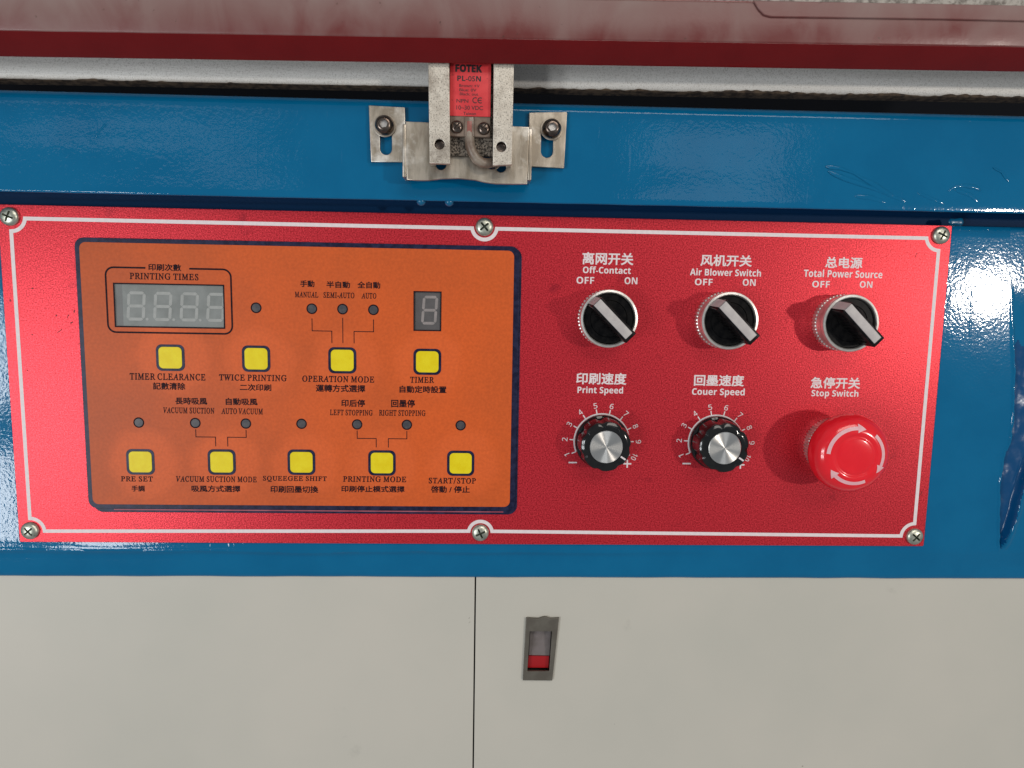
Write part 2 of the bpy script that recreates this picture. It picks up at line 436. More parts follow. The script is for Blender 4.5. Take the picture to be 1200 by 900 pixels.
def lathe(prof, n=64, fn=None, cx=0, cz=0, smooth=40, a0=0.0):
    """profile of (radius, height towards the camera); fn(angle, radius, height) may modulate the radius"""
    bm = bmesh.new(); rings = []
    for r, h in prof:
        if r < 1e-6:
            rings.append([bm.verts.new(v(cx, -h, cz))])
        else:
            ring = []
            for i in range(n):
                a = a0 + 2 * math.pi * i / n
                rr = fn(a, r, h) if fn else r
                ring.append(bm.verts.new(v(cx + rr * math.cos(a), -h, cz + rr * math.sin(a))))
            rings.append(ring)
    for A, B in zip(rings, rings[1:]):
        for i in range(n):
            j = (i + 1) % n
            if len(A) == 1 and len(B) == 1: break
            if len(A) == 1: bm.faces.new((A[0], B[i], B[j]))
            elif len(B) == 1: bm.faces.new((A[i], B[0], A[j]))
            else: bm.faces.new((A[i], B[i], B[j], A[j]))
    return finish(bm, smooth)

def flat(polys, h):
    """thin print: flat polygons lying at height h in front of the panel plane"""
    bm = bmesh.new()
    for pts in polys:
        bm.faces.new([bm.verts.new(v(x, -h, z)) for x, z in pts])
    for f in bm.faces:
        f.normal_update()
        if f.normal.y > 0: f.normal_flip()
    me = bpy.data.meshes.new('mesh'); bm.to_mesh(me); bm.free()
    return me

def ribbon(path, w, h, closed=False):
    """printed line of width w along a path in the panel plane, mitred"""
    n = len(path); L_, R_ = [], []
    for i in range(n):
        p = Vector(path[i])
        a = Vector(path[i - 1]) if (i > 0 or closed) else None
        b = Vector(path[(i + 1) % n]) if (i < n - 1 or closed) else None
        d1 = (p - a).normalized() if a is not None else None
        d2 = (b - p).normalized() if b is not None else None
        if d1 is None: d1 = d2
        if d2 is None: d2 = d1
        n1 = Vector((-d1.y, d1.x)); n2 = Vector((-d2.y, d2.x))
        m = (n1 + n2)
        m = m.normalized() if m.length > 1e-6 else n1
        k = w / 2 / max(m.dot(n1), 0.5)
        L_.append(p + m * k); R_.append(p - m * k)
    bm = bmesh.new()
    lv = [bm.verts.new(v(p.x, -h, p.y)) for p in L_]; rv = [bm.verts.new(v(p.x, -h, p.y)) for p in R_]
    for i in range(n if closed else n - 1):
        j = (i + 1) % n
        bm.faces.new((lv[i], lv[j], rv[j], rv[i]))
    for f in bm.faces:
        f.normal_update()
        if f.normal.y > 0: f.normal_flip()
    me = bpy.data.meshes.new('mesh'); bm.to_mesh(me); bm.free()
    return me

def up(s, base_u, base_l=None):
    out = ''
    for c in s:
        if 'A' <= c <= 'Z': out += chr(base_u + ord(c) - 65)
        elif base_l and 'a' <= c <= 'z': out += chr(base_l + ord(c) - 97)
        else: out += c
    return out

def text_mesh(kind, s, cx, cz, w, hh, h, ang=0.0):
    body, shear, bold, space = s, 0.0, 0.0, 1.0
    if kind in 'so': body = up(s, 0x1D5D4, 0x1D5EE); bold = 0.004 if kind == 's' else 0.0
    if kind == 'x': body = up(s, 0x1D5D4, 0x1D5EE); bold = 0.045 if s == 'FOTEK' else 0.015
    if kind == 'n': body = ''.join(chr(0x1D7E2 + int(c)) for c in s)
    if kind == 't': body = up(s, 0x1D434); shear = -0.22; bold = 0.028
    if kind == 'b': bold = 0.024
    if kind == 'c': bold = 0.026
    if kind in 'yn': bold = 0.012 if kind == 'y' else 0.006
    cu = bpy.data.curves.new('t', 'FONT'); cu.body = body; cu.size = 1.0
    cu.shear = shear; cu.bevel_depth = bold; cu.bevel_resolution = 0; cu.resolution_u = 4
    cu.space_character = space
    cu.fill_mode = 'FRONT'
    if kind == 't': cu.space_word = 0.75; cu.space_character = 1.14
    me = curve_mesh(cu)
    xs = [q.co.x for q in me.vertices]; ys = [q.co.y for q in me.vertices]
    x0, x1, y0, y1 = min(xs), max(xs), min(ys), max(ys)
    sx = w / (x1 - x0); sy = hh / (y1 - y0)
    ca, sa = math.cos(ang), math.sin(ang)
    for q in me.vertices:
        x = (q.co.x - (x0 + x1) / 2) * sx; z = (q.co.y - (y0 + y1) / 2) * sy; d = q.co.z
        X = cx + x * ca - z * sa; Z = cz + x * sa + z * ca
        q.co = v(X, -h - 0.02 - d * 0.6, Z)
    return me

def tube(path, r, n=14, smooth=60):
    bm = bmesh.new(); P = [Vector(p) for p in path]; rings = []
    upv = Vector((0.31, -0.8, 0.5)).normalized()
    for i, p in enumerate(P):
        d = (P[min(i + 1, len(P) - 1)] - P[max(i - 1, 0)]).normalized()
        s = d.cross(upv).normalized(); t = d.cross(s).normalized()
        rings.append([bm.verts.new((p + (s * math.cos(2 * math.pi * k / n) + t * math.sin(2 * math.pi * k / n)) * r) * MM) for k in range(n)])
    for A, B in zip(rings, rings[1:]):
        for k in range(n): bm.faces.new((A[k], A[(k + 1) % n], B[(k + 1) % n], B[k]))
    bm.faces.new(rings[0]); bm.faces.new(rings[-1])
    return finish(bm, smooth)

def sweep_x(prof_fn, x0, x1, step, smooth=40):
    """sheet swept along x; prof_fn(x) gives a list of (y, z)"""
    bm = bmesh.new(); n = int(round((x1 - x0) / step)); rows_ = []
    for i in range(n + 1):
        x = x0 + (x1 - x0) * i / n
        rows_.append([bm.verts.new(v(x, y, z)) for y, z in prof_fn(x)])
    for A, B in zip(rows_, rows_[1:]):
        for k in range(len(A) - 1): bm.faces.new((A[k], A[k + 1], B[k + 1], B[k]))
    bm.faces.new(rows_[0]); bm.faces.new(rows_[-1])
    return finish(bm, smooth)

def nz(x, s, k=0.0): return noise.noise(Vector((x * s, k, 0.37)))

def boolean(me_a, me_b):
    a = bpy.data.objects.new('a', me_a); b = bpy.data.objects.new('b', me_b)
    COL.objects.link(a); COL.objects.link(b)
    md = a.modifiers.new('m', 'BOOLEAN'); md.operation = 'DIFFERENCE'; md.object = b; md.solver = 'EXACT'
    dg = bpy.context.evaluated_depsgraph_get()
    me = bpy.data.meshes.new_from_object(a.evaluated_get(dg))
    bpy.data.objects.remove(a); bpy.data.objects.remove(b)
    return me

# ------------------------------------------------------------------ blue machine housing behind the panel
# lower box carrying the panel: front face at y = 1.5, crease near its foot, bottom edge at z = -153.5
housing = thing('machine_housing', 'glossy blue enamelled steel box that carries the red control panel', 'machine housing', (0, 30, -154))
def H(name, me, m, label=None): return put(name, me, m, housing, (0, -30, 154), label=label)

def face_prof(x):
    w = nz(x, 0.02, 1) * 0.9; u = nz(x, 0.06, 4) * 0.5
    pts = [(60, 43.4), (4.0, 43.4), (2.2, 42.8), (1.5, 41.5)]
    pts += [(1.5, 41.5 - (41.5 + 136) * i / 40) for i in range(1, 41)]
    k = 1 - 0.92 * max(0.0, min(1.0, (x - 20) / 120))       # the crease fades out towards the right
    mx = lambda y, t: y * k + (1.5 + 1.2 * t) * (1 - k)
    pts += [(mx(1.2 + u * 0.3, 0.1), -137.0 + w), (mx(1.0, 0.2), -137.9 + w), (mx(1.3 + u, 0.3), -138.7 + w), (mx(2.4, 0.42), -139.9 + w), (mx(2.7, 0.55), -141.4 + w), (2.45 * (1 - k) + 2.75 * k, -143.2 + w)]
    b = 0.25 * nz(x, 0.05, 9)
    pts += [(2.8, -146), (3.0, -150.5 + b), (3.4, -152.6 + b), (4.6, -153.6 + b), (60, -153.6 + b)]
    return pts
H('front_face', sweep_x(face_prof, -420, 279.5, 3.0), 'blue')
# right end of the face: the plate runs on, cut by a shallow groove with a raised paint lip
XLT = [(44, 281.5), (14, 283.0), (-9, 286.2), (-32, 289.7), (-60, 291.6), (-75, 291.4), (-80, 289.0), (-94, 287.9), (-113, 289.2), (-134, 291.3), (-160, 292)]
XRT = [(44, 345), (-40, 330), (-60, 312), (-99, 301.6), (-108, 300.2), (-119, 298.6), (-131, 294.6), (-136, 291.5), (-160, 291)]
def lut(T, z):
    for (z0, a), (z1, b) in zip(T, T[1:]):
        if z0 >= z >= z1: return a + (b - a) * (z0 - z) / (z0 - z1)
    return T[-1][1] if z < T[-1][0] else T[0][1]
def sst(t): t = max(0.0, min(1.0, t)); return t * t * (3 - 2 * t)
base = face_prof(279.5)
def end_face():
    xs = [283.5 - 4.0 + 0.45 * i for i in range(78)] + [316, 325, 340, 420]
    fine = []
    for (y0, z0), (y1, z1) in zip(base, base[1:]):
        n = max(1, int(round(abs(z1 - z0) / 1.1)))
        for q in range(n): fine.append((y0 + (y1 - y0) * q / n, z0 + (z1 - z0) * q / n))
    fine.append(base[-1])
    A, B = bmesh.new(), bmesh.new(); grids = {}
    def P3(bm, tag_, i, k):
        key = (tag_, i, k)
        if key not in grids:
            x = xs[i]; y, z = fine[k]
            if y < 4:
                xl, xr = lut(XLT, z) + 0.5 * nz(z, 0.3, 2), lut(XRT, z) + 0.8 * nz(z, 0.15, 6)
                f = sst((14 - z) / 60) * sst((z + 137) / 4)
                y += 4.2 * f * sst((x - xl) / 1.0) * (1 - sst((x - xr + 3) / 4.0))
                y -= (0.75 + 0.5 * nz(z, 0.2, 4)) * f * math.exp(-((x - xl + 0.7) / 0.8) ** 2)
                y -= 0.9 * f * math.exp(-((x - xr - 0.5) / 1.6) ** 2)
                y += 0.35 * f * noise.noise(Vector((x * 0.25, z * 0.12, 2.0))) * sst((x - xl) / 1.5) * (1 - sst((x - xr) / 2))
            grids[key] = bm.verts.new(v(x, y, z))
        return grids[key]
    for i in range(len(xs) - 1):
        for k in range(len(fine) - 1):
            xm = (xs[i] + xs[i + 1]) / 2; zm = (fine[k][1] + fine[k + 1][1]) / 2
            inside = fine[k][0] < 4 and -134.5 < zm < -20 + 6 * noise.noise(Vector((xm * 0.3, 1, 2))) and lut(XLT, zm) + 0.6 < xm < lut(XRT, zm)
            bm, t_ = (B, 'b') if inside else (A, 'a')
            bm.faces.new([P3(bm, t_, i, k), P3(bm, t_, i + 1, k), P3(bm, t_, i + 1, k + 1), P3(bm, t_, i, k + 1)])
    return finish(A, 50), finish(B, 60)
fa, fb = end_face()
H('end_face', fa, 'blue')
H('corner_groove', fb, 'blue_shade', label='groove with lumpy paint near the right end, its shade painted navy')

# lumpy weld bead down the right hand corner of the box
def bead(path, rad, seed, n=12, y_off=0.0):
    bm = bmesh.new(); rings = []
    for i, (x, y, z) in enumerate(path):
        k = rad * (0.85 + 0.8 * noise.noise(Vector((seed, i * 0.13, 0.2))) + 0.12 * noise.noise(Vector((seed, i * 0.6, 3.2))))
        if i == 0 or i == len(path) - 1: k *= 0.25
        dx = 0.9 * noise.noise(Vector((seed + 5, i * 0.25, 0.8)))
        rings.append([(x + dx, y, z, k)])
    P = [Vector((a[0][0], a[0][1], a[0][2])) for a in rings]
    upv = Vector((0, -1, 0)); vr = []
    for i, p in enumerate(P):
        d = (P[min(i + 1, len(P) - 1)] - P[max(i - 1, 0)]).normalized(); s = d.cross(upv).normalized()
        k = rings[i][0][3]
        vr.append([bm.verts.new((p + s * math.cos(2 * math.pi * q / n) * k * 1.9 + upv * math.sin(2 * math.pi * q / n) * k * 0.55) * MM) for q in range(n)])
    for A, B in zip(vr, vr[1:]):
        for q in range(n): bm.faces.new((A[q], A[(q + 1) % n], B[(q + 1) % n], B[q]))
    bm.faces.new(vr[0]); bm.faces.new(vr[-1])
    return finish(bm, 80)
pth = [(-260 + i * 2.2, 1.9, -18.5 + 0.8 * math.sin(i * 0.7)) for i in range(10)]
H('weld_bead', bead(pth, 0.7, 3.1), 'blue')
pth = [(248.5 + i * 1.1, 7.0, 45.6) for i in range(9)]
H('weld_bead', bead(pth, 1.2, 9.1), 'blue_smooth')
for cx in (-33, -19):
    H('paint_drip', lathe([(0, 1.4), (1.2, 1.1), (2.0, 0.4), (2.3, -0.6)], 16, cx=cx, cz=47.9, smooth=80), 'blue_smooth').location.y = (-30 - 10.2) * MM

# upper beam, standing 12 mm proud of the panel
beam = thing('blue_crossbeam', 'blue painted steel beam running across above the red control panel', 'steel beam', (0, 20, 72))
def beam_prof(x):
    t0 = 96.0 + 0.0027 * x; b0 = 47.9 + 0.0016 * x; r = 4.0; pts = [(40, t0 + 0.6)]
    pts.append((12, t0 + 0.6))
    for i in range(0, 9):
        a = R(90 + 90 * i / 8); pts.append((-12 + r + r * math.cos(a), t0 - r + r * math.sin(a) + 0.6 * (1 - i / 8)))
    for i in range(1, 16):
        z = t0 - r - (t0 - r - (b0 + 1.0)) * i / 16
        pts.append((-12 + 0.35 * math.sin(math.pi * i / 16) * (1 + nz(x, 0.01, i * 0.12)), z))
    for i in range(0, 6):
        a = R(180 + 90 * i / 5); pts.append((-12 + 0.9 + 0.9 * math.cos(a), b0 + 0.9 + 0.9 * math.sin(a) + 0.12 * nz(x, 0.08, 2)))
    pts.append((15.5, b0 + 7)); return pts
put('beam_body', sweep_x(beam_prof, -420, 420, 4.0), 'blue', beam, (0, -20, -72))
for st in ([(170.5, 69.3), (178, 68.6), (184.8, 66.3), (192, 62.8), (198.6, 59.4), (207.8, 54.6)], [(172, 67), (182, 63.2), (194, 59.5), (206, 55.2), (214, 53)],
           [(234, 58.4), (238, 60.6), (242.7, 61.6), (248, 61.0), (252, 59.2)], [(257.5, 71), (262, 68.5), (265.8, 64)], [(238, 59.6), (246, 57), (252, 53)],
           [(186, 55.1), (194, 54.5), (203.6, 51.9)], [(219, 57.5), (227, 54.5), (234, 52)], [(-190, 74), (-187.5, 77.5), (-185, 80.5)]):
    fine_ = []
    for (xa, za), (xb, zb) in zip(st, st[1:]):
        for q in range(4): fine_.append((xa + (xb - xa) * q / 4, -11.78, za + (zb - za) * q / 4))
    fine_.append((st[-1][0], -11.78, st[-1][1]))
    put('paint_stroke', bead(fine_, 0.52, st[0][0]), 'blue', beam, (0, -20, -72))
# slot floor in painted shade, and a black sheet for the shaded hollow
H('slot_back', box(-420, 420, 16, 19, 43.45, 60), 'slot_blue')
hollow = tag(put('dark_hollow', box(-420, 420, 160, 163, 40, 200), 'black_gap'), 'black sheet painted as the shade in the hollow behind the gap above the blue beam', 'back plate')

# ------------------------------------------------------------------ grey cabinet doors below
def door(x0, x1, label, hole=None):
    t = thing('cabinet_front_panel', label, 'cabinet panel', ((x0 + x1) / 2, 7, -420))
    if hole:
        me = plate([(x0, -420), (x1, -420), (x1, -140), (x0, -140)], [hole], 5.0, 2.0, 0.3)
    else:
        me = plate([(x0, -420), (x1, -420), (x1, -140), (x0, -140)], [], 5.0, 2.0, 0.3)
    put('door_leaf', me, 'cabinet', t, (-(x0 + x1) / 2, -7, 420))
    return t
door(-420, -4.1, 'plain grey beige cabinet front panel on the left of the seam, below the blue box')
door(-3.3, 420, 'grey beige cabinet front panel with the small latch, right of the seam', [(25.8, -212.6), (39.6, -212.8), (41.8, -178.2), (26.6, -178.2)])
tag(put('cabinet_shell', box(-425, 425, 16, 18, -425, -130), 'seam_grey'), 'dark cabinet interior seen through the thin seam between the grey doors', 'cabinet')
# flush latch in the right door
latch = thing('door_latch', 'small slanted grey flush latch with a red mark on the right cabinet door', 'latch', (33, 5, -213.6))
def LT(name, me, m, label=None): return put(name, me, m, latch, (-33, -5, 213.6), label=label)
outer = [(23.8, -213.9), (40.5, -214.1), (43.4, -176.9), (38.0, -177.1), (36.4, -176.3), (34.2, -176.3), (31.8, -177.3), (28, -177.0), (24.9, -176.9)]
LT('latch_plate', plate(outer, [[(26.2, -208.4), (38.6, -208.4), (39.6, -184.8), (27.2, -184.8)]], 3.4, 1.5, 0.35), 'latch')
bm = bmesh.new()
def slab(bm, pts_front, depth):
    fv = [bm.verts.new(v(*p)) for p in pts_front]; bv = [bm.verts.new(v(p[0], p[1] + depth, p[2])) for p in pts_front]
    bm.faces.new(fv); bm.faces.new(bv[::-1])
    for i in range(len(fv)):
        j = (i + 1) % len(fv); bm.faces.new((fv[i], bv[i], bv[j], fv[j]))
slab(bm, [(27.2, 7.0, -200.6), (38.8, 6.6, -200.6), (39.6, 8.6, -184.6), (27.8, 8.6, -184.6)], 2.0)
LT('latch_slider', finish(bm), 'latch_lever')
bm = bmesh.new()
slab(bm, [(26.5, 6.6, -207.9), (38.3, 6.4, -207.9), (38.6, 6.2, -200.8), (27.0, 6.4, -200.8)], 2.0)
LT('latch_red_end', finish(bm), 'latch_red', label='red lower end of the latch slider')
LT('latch_cup', box(25.0, 41.0, 11.5, 13, -213, -178), 'latch')

# ------------------------------------------------------------------ control panel
panel = thing('control_panel', 'red anodised metal control panel with white border line and white lettering', 'control panel', (0, 1.5, -133))
def P(name, me, m, label=None): return put(name, me, m, panel, (0, -1.5, 133), label=label)
P('panel_plate', plate(rrect(-246.3, 246.3, -133, 42.8, 0.8, 3), [], 0.0, 1.45, 0.2), 'red_plate')
SCR = [(-240.2, 36.8), (-1.2, 36.8), (240.3, 37.6), (-240.1, -126.6), (-1.3, -126.4), (240.3, -127.2)]
# white border line, curving round every screw
ZT, ZB, XL, XR = 36.0, -127.6, -240.0, 240.0
path = []
def arc(cx, cz, r, a0, a1, n=12): path.extend(circ(cx, cz, r, n, a0, a1))
arc(-240.2, 36.8, 7.2, 270, 354)
arc(-1.2, 36.8, 6.4, 187, 353, 16)
arc(240.3, 37.0, 7.4, 188, 268)
arc(240.3, -127.4, 7.4, 92, 178)
arc(-1.3, -126.6, 6.4, 8, 172, 16)
arc(-240.1, -127.2, 7.2, 2, 90)
P('border_line', ribbon(path, 1.9, 0.06, closed=True), 'white_ink')

TX = [
('b','离网开关',63.6,21.9,27.0,6.5),
('s','Off-Contact',63.2,16.0,25.3,3.6),
('o','OFF',52.0,10.5,9.3,3.6),
('o','ON',76.1,10.7,6.8,3.6),
('b','风机开关',126.2,22.1,27.5,6.1),
('s','Air Blower Switch',126.2,16.0,37.9,3.7),
('o','OFF',114.8,10.8,9.5,3.5),
('o','ON',139.1,11.0,6.9,3.6),
('b','总电源',189.3,22.3,20.2,6.0),
('s','Total Power Source',189.4,16.5,42.5,4.0),
('o','OFF',177.8,10.8,9.5,3.5),
('o','ON',202.2,11.1,6.9,3.5),
('b','印刷速度',62.2,-41.3,27.1,6.4),
('s','Print Speed',61.8,-47.9,24.5,4.7),
('b','回墨速度',125.8,-41.4,27.3,6.2),
('s','Couer Speed',125.7,-48.0,28.7,4.9),
('b','急停开关',189.5,-41.9,27.4,6.3),
('s','Stop Switch',189.6,-48.0,25.9,4.7),
('c','印刷次數',-164.1,12.9,16.6,3.6),
('t','PRINTING TIMES',-164.6,8.3,34.6,3.4),
('t','TIMER CLEARANCE',-164.8,-43.3,38.7,3.6),
('c','記數清除',-164.2,-48.2,16.7,3.9),
('t','TWICE PRINTING',-121.0,-43.2,34.9,3.4),
('c','二次印刷',-119.8,-48.3,16.3,3.6),
('c','手動',-92.1,6.0,7.3,3.5),
('c','半自動',-76.3,5.8,12.1,3.5),
('c','全自動',-60.6,5.9,11.8,3.6),
('t','MANUAL',-92.6,0.4,12.0,3.0),
('t','SEMI-AUTO',-76.0,0.4,15.9,3.0),
('t','AUTO',-60.6,0.4,7.7,3.0),
('t','OPERATION MODE',-76.8,-43.3,37.5,3.4),
('c','運轉方式選擇',-75.7,-48.2,25.8,4.0),
('t','TIMER',-33.0,-43.1,12.6,3.2),
('c','自動定時設置',-32.5,-48.2,24.7,3.9),
('c','長時吸風',-153.2,-55.9,16.5,3.8),
('c','自動吸風',-127.2,-55.9,16.5,3.8),
('t','VACUUM SUCTION',-154.6,-60.9,26.4,3.2),
('t','AUTO VACUUM',-127.1,-61.0,21.6,3.2),
('c','印后停',-69.2,-56.0,12.5,4.0),
('c','回墨停',-43.0,-55.8,12.5,4.2),
('t','LEFT STOPPING',-70.2,-61.0,22.4,3.1),
('t','RIGHT STOPPING',-43.4,-60.9,24.5,3.2),
('t','PRE SET',-182.9,-97.8,16.6,2.9),
('c','手調',-182.5,-103.0,6.8,3.4),
('t','VACUUM SUCTION MODE',-141.5,-97.6,42.2,3.2),
('c','吸風方式選擇',-141.9,-102.8,25.6,3.7),
('t','SQUEEGEE SHIFT',-100.3,-97.2,33.7,3.3),
('c','印刷回墨切換',-100.7,-102.8,25.4,3.9),
('t','PRINTING MODE',-58.1,-96.9,33.6,3.2),
('c','印刷停止模式選擇',-59.1,-102.3,33.7,3.6),
('t','START',-22.9,-97.4,12.9,3.2),
('t','STOP',-9.1,-97.4,10.1,3.2),
('c','啓動 / 停止',-17.7,-102.2,20.9,3.9),
('x','FOTEK',-9.3,105.5,12.5,3.5),
('x','PL-05N',-9.1,101.0,11.0,2.4),
('y','Brown: +V',-8.9,97.8,9.4,1.3),
('y','Blue: 0V',-9.6,95.9,7.9,1.3),
('y','Black: out',-9.1,94.1,8.5,1.3),
('y','NPN',-12.1,91.0,5.5,1.6),
('y','10~30 VDC',-8.7,88.0,12.3,1.9),
('y','Taiwan',-8.7,85.4,5.9,1.4),
]
for k, s, cx, cz, w, hh in TX:
    if k in 'bso':
        P('lettering', text_mesh(k, s, cx, cz, w, hh, 0.04), 'white_ink')

# small dents, nicks and dried ink marks on the left part of the panel
for x, z, l, a, w in [(-211.2, -10.3, 1.6, 80, 0.5), (-220.3, -12.6, 0.8, 30, 0.7), (-231.5, 1.1, 0.8, 10, 0.7), (-212.8, -16.0, 1.4, 30, 0.6), (-219.1, -20.5, 3.2, 40, 0.35),
                      (-232.9, -22.5, 0.7, 0, 0.5), (-242.9, -5.2, 1.1, 70, 0.6), (-214.5, -12.8, 2.0, 60, 0.3), (-236.5, -41, 0.6, 0, 0.5), (242.0, -103, 3.0, 60, 0.35), (228, 27, 2.4, 70, 0.3), (97, -52, 0.6, 0, 0.5), (-209.5, -27, 1.5, 15, 0.3)]:
    ca, sa = math.cos(R(a)) * l / 2, math.sin(R(a)) * l / 2
    P('wear_mark', ribbon([(x - ca, z - sa), (x - ca * .3, z - sa * .2), (x + ca * .4, z + sa * .3), (x + ca, z + sa)], w, 0.05), 'wear')

# scales round the two speed knobs
POTS = [(63.4, -75.2), (125.6, -75.2)]
for px, pz in POTS:
    P('scale_ring', ribbon(circ(px, pz, 14.9, 48, 203, -30), 0.75, 0.06), 'white_ink')
    for i in range(10):
        a = 203 - i * 25.4
        ca, sa = math.cos(R(a)), math.sin(R(a))
        P('scale_tick', ribbon([(px + ca * 14.9, pz + sa * 14.9), (px + ca * 17.4, pz + sa * 17.6)], 0.6, 0.09), 'white_ink')
        w = 3.5 if i == 9 else (1.3 if i == 0 else 2.0)
        P('scale_number', text_mesh('n', str(i + 1), px + ca * 20.0, pz + sa * 19.6, w, 2.9, 0.04, R(a - 90)), 'white_ink')
    P('minus_sign', flat([[(px - 17.6, pz - 12.3), (px - 13.0, pz - 12.3), (px - 13.0, pz - 11.5), (px - 17.6, pz - 11.5)]], 0.06), 'white_ink')
    cx, cz = px + 14.4, pz - 12.3
    P('plus_sign', flat([[(cx - 2.2, cz - .4), (cx - .4, cz - .4), (cx - .4, cz - 2.2), (cx + .4, cz - 2.2), (cx + .4, cz - .4), (cx + 2.2, cz - .4), (cx + 2.2, cz + .4), (cx + .4, cz + .4), (cx + .4, cz + 2.2), (cx - .4, cz + 2.2), (cx - .4, cz + .4), (cx - 2.2, cz + .4)]], 0.06), 'white_ink')

# ------------------------------------------------------------------ panel screws
dome = [(4.65, 0.0), (4.65, 0.7), (4.5, 1.2), (4.0, 1.75), (3.0, 2.2), (1.8, 2.45), (0, 2.55)]
def cross_cutter(arm, wid, h0, h1):
    bm = bmesh.new()
    box_bm(-arm, arm, -h1, -h0, -wid, wid, bm=bm)
    me = finish(bm); bm2 = bmesh.new(); box_bm(-wid, wid, -h1 - 0.01, -h0 + 0.01, -arm, arm, bm=bm2)
    return me, finish(bm2)
head = lathe([(0, -0.3), (4.65, -0.3)] + dome, 40, smooth=None)
c1, c2 = cross_cutter(2.75, 0.52, 1.1, 4.0)
head = boolean(boolean(head, c1), c2); shade(head, 38)
where = [('worn pan head screw in the upper left corner of the red panel', 22), ('pan head screw at the middle of the top border of the red panel', 50),
         ('pan head screw in the upper right corner of the red panel', 25), ('bright pan head screw in the lower left corner of the red panel', 48),
         ('pan head screw at the middle of the bottom border of the red panel', 65), ('pan head screw in the lower right corner of the red panel', 40)]
s0 = None
for (x, z), (lab, ang) in zip(SCR, where):
    if s0 is None:
        s0 = thing('panel_screw', lab, 'screw', (x, 0, z), group='screws that hold the red panel')
        put('screw_head', head, 'screw_steel', s0)
        put('drive_recess', flat([circ(0, 0, 2.7, 20)], 1.12), 'recess', s0)
        s = s0
    else:
        s = dup(s0, (x, 0, z), lab)
    s.rotation_euler = (0, R(ang), 0)

# ------------------------------------------------------------------ membrane keypad
kp = thing('membrane_keypad', 'orange membrane keypad with dark navy border and nine yellow keys', 'keypad', KO)
def K(name, me, m, parent=None, label=None):
    if parent is None: return put(name, me, m, kp, (-KO[0], -KO[1], -KO[2]), label=label)
    return put(name, me, m, parent, label=label)
K('backing_bezel', plate(rrect(-206.5, 18.4, -116.2, 26.6, 5.0), [], -0.35, 0.3, 0.1), 'navy')
K('pink_gap_line', ribbon([(-196, -114.75), (11, -114.75)], 0.6, 0.40), 'gap_red', label='thin reddish line between film and backing')
HX = 1.2
disp_hole = [(-190.0, 4.3), (-134.8, 4.3), (-134.9, -17.5), (-190.1, -17.5)]
small_hole = [(-37.2, 2.9), (-23.4, 2.9), (-23.5, -17.0), (-37.2, -17.0)]
K('border_film', plate(rrect(-208.8, 17.3, -114.0, 27.2, 4.5), [disp_hole, small_hole], -0.9, 0.5, 0.15), 'navy')
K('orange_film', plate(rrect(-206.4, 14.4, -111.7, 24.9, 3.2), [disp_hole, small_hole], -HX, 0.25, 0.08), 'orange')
# four digit counter display and single digit timer display
def seg_polys(x0, x1, z0, z1, t, sl):
    """seven slanted bars; sl = slant as shift of the top"""
    zm = (z0 + z1) / 2; g = 0.22
    def sh(p): return (p[0] + sl * (p[1] - z0) / (z1 - z0), p[1])
    def hbar(z): return [(x0 + g + t * .4, z), (x0 + g + t * .9, z + t / 2), (x1 - g - t * .9, z + t / 2), (x1 - g - t * .4, z), (x1 - g - t * .9, z - t / 2), (x0 + g + t * .9, z - t / 2)]
    def vbar(x, a, b): return [(x, a + g), (x + t / 2, a + g + t / 2), (x + t / 2, b - g - t / 2), (x, b - g), (x - t / 2, b - g - t / 2), (x - t / 2, a + g + t / 2)]
    out = [hbar(z1 - t / 2), hbar(zm), hbar(z0 + t / 2), vbar(x0 + t / 2, z0 + t / 2, zm), vbar(x0 + t / 2, zm, z1 - t / 2), vbar(x1 - t / 2, z0 + t / 2, zm), vbar(x1 - t / 2, zm, z1 - t / 2)]
    return [[sh(p) for p in q] for q in out]
big = K('counter_display', box(-190.6, -134.3, -0.9 + 0.35, -0.4, -18.0, 4.8), 'display_grey')
for i in range(4):
    x0 = -184.8 + i * 13.45
    polys = seg_polys(x0, x0 + 9.2, -14.4, 0.5, 1.5, 1.2)
    if i == 3:      # the last digit is cut off by the edge of the window
        polys = [[(min(x, -134.95), z) for x, z in q] for q in polys]
        polys = [q for q in polys if max(p[0] for p in q) - min(p[0] for p in q) > 0.5]
    for q in polys:
        put('segment', flat([q], 0.60), 'segment', big)
    if i < 3: put('decimal_point', flat([circ(x0 + 10.5, -13.6, 0.7, 12)], 0.60), 'segment', big)
put('dark_edge', flat([[(-189.9, 4.2), (-186.2, 4.2), (-186.4, -17.4), (-190.0, -17.4)]], 0.58), 'display_dark', big, label='darker strip along the left edge of the display')
K('display_window', flat([[(-190.0, 4.3), (-134.8, 4.3), (-134.9, -17.5), (-190.1, -17.5)]], 1.05), 'film')
small = K('timer_display', box(-37.8, -22.8, -0.9 + 0.35, -0.4, -17.6, 3.5), 'display_dark')
for q in seg_polys(-33.8, -25.8, -14.0, 1.0, 1.4, 1.1):
    put('segment', flat([q], 0.60), 'segment_dim', small)
K('window_outline', ribbon([(-190.1, 4.4), (-134.7, 4.4), (-134.8, -17.6), (-190.2, -17.6)], 0.7, HX + 0.05, closed=True), 'dark_ink')
K('window_outline', ribbon([(-37.3, 3.0), (-23.3, 3.0), (-23.4, -17.1), (-37.3, -17.1)], 0.6, HX + 0.05, closed=True), 'dark_ink')
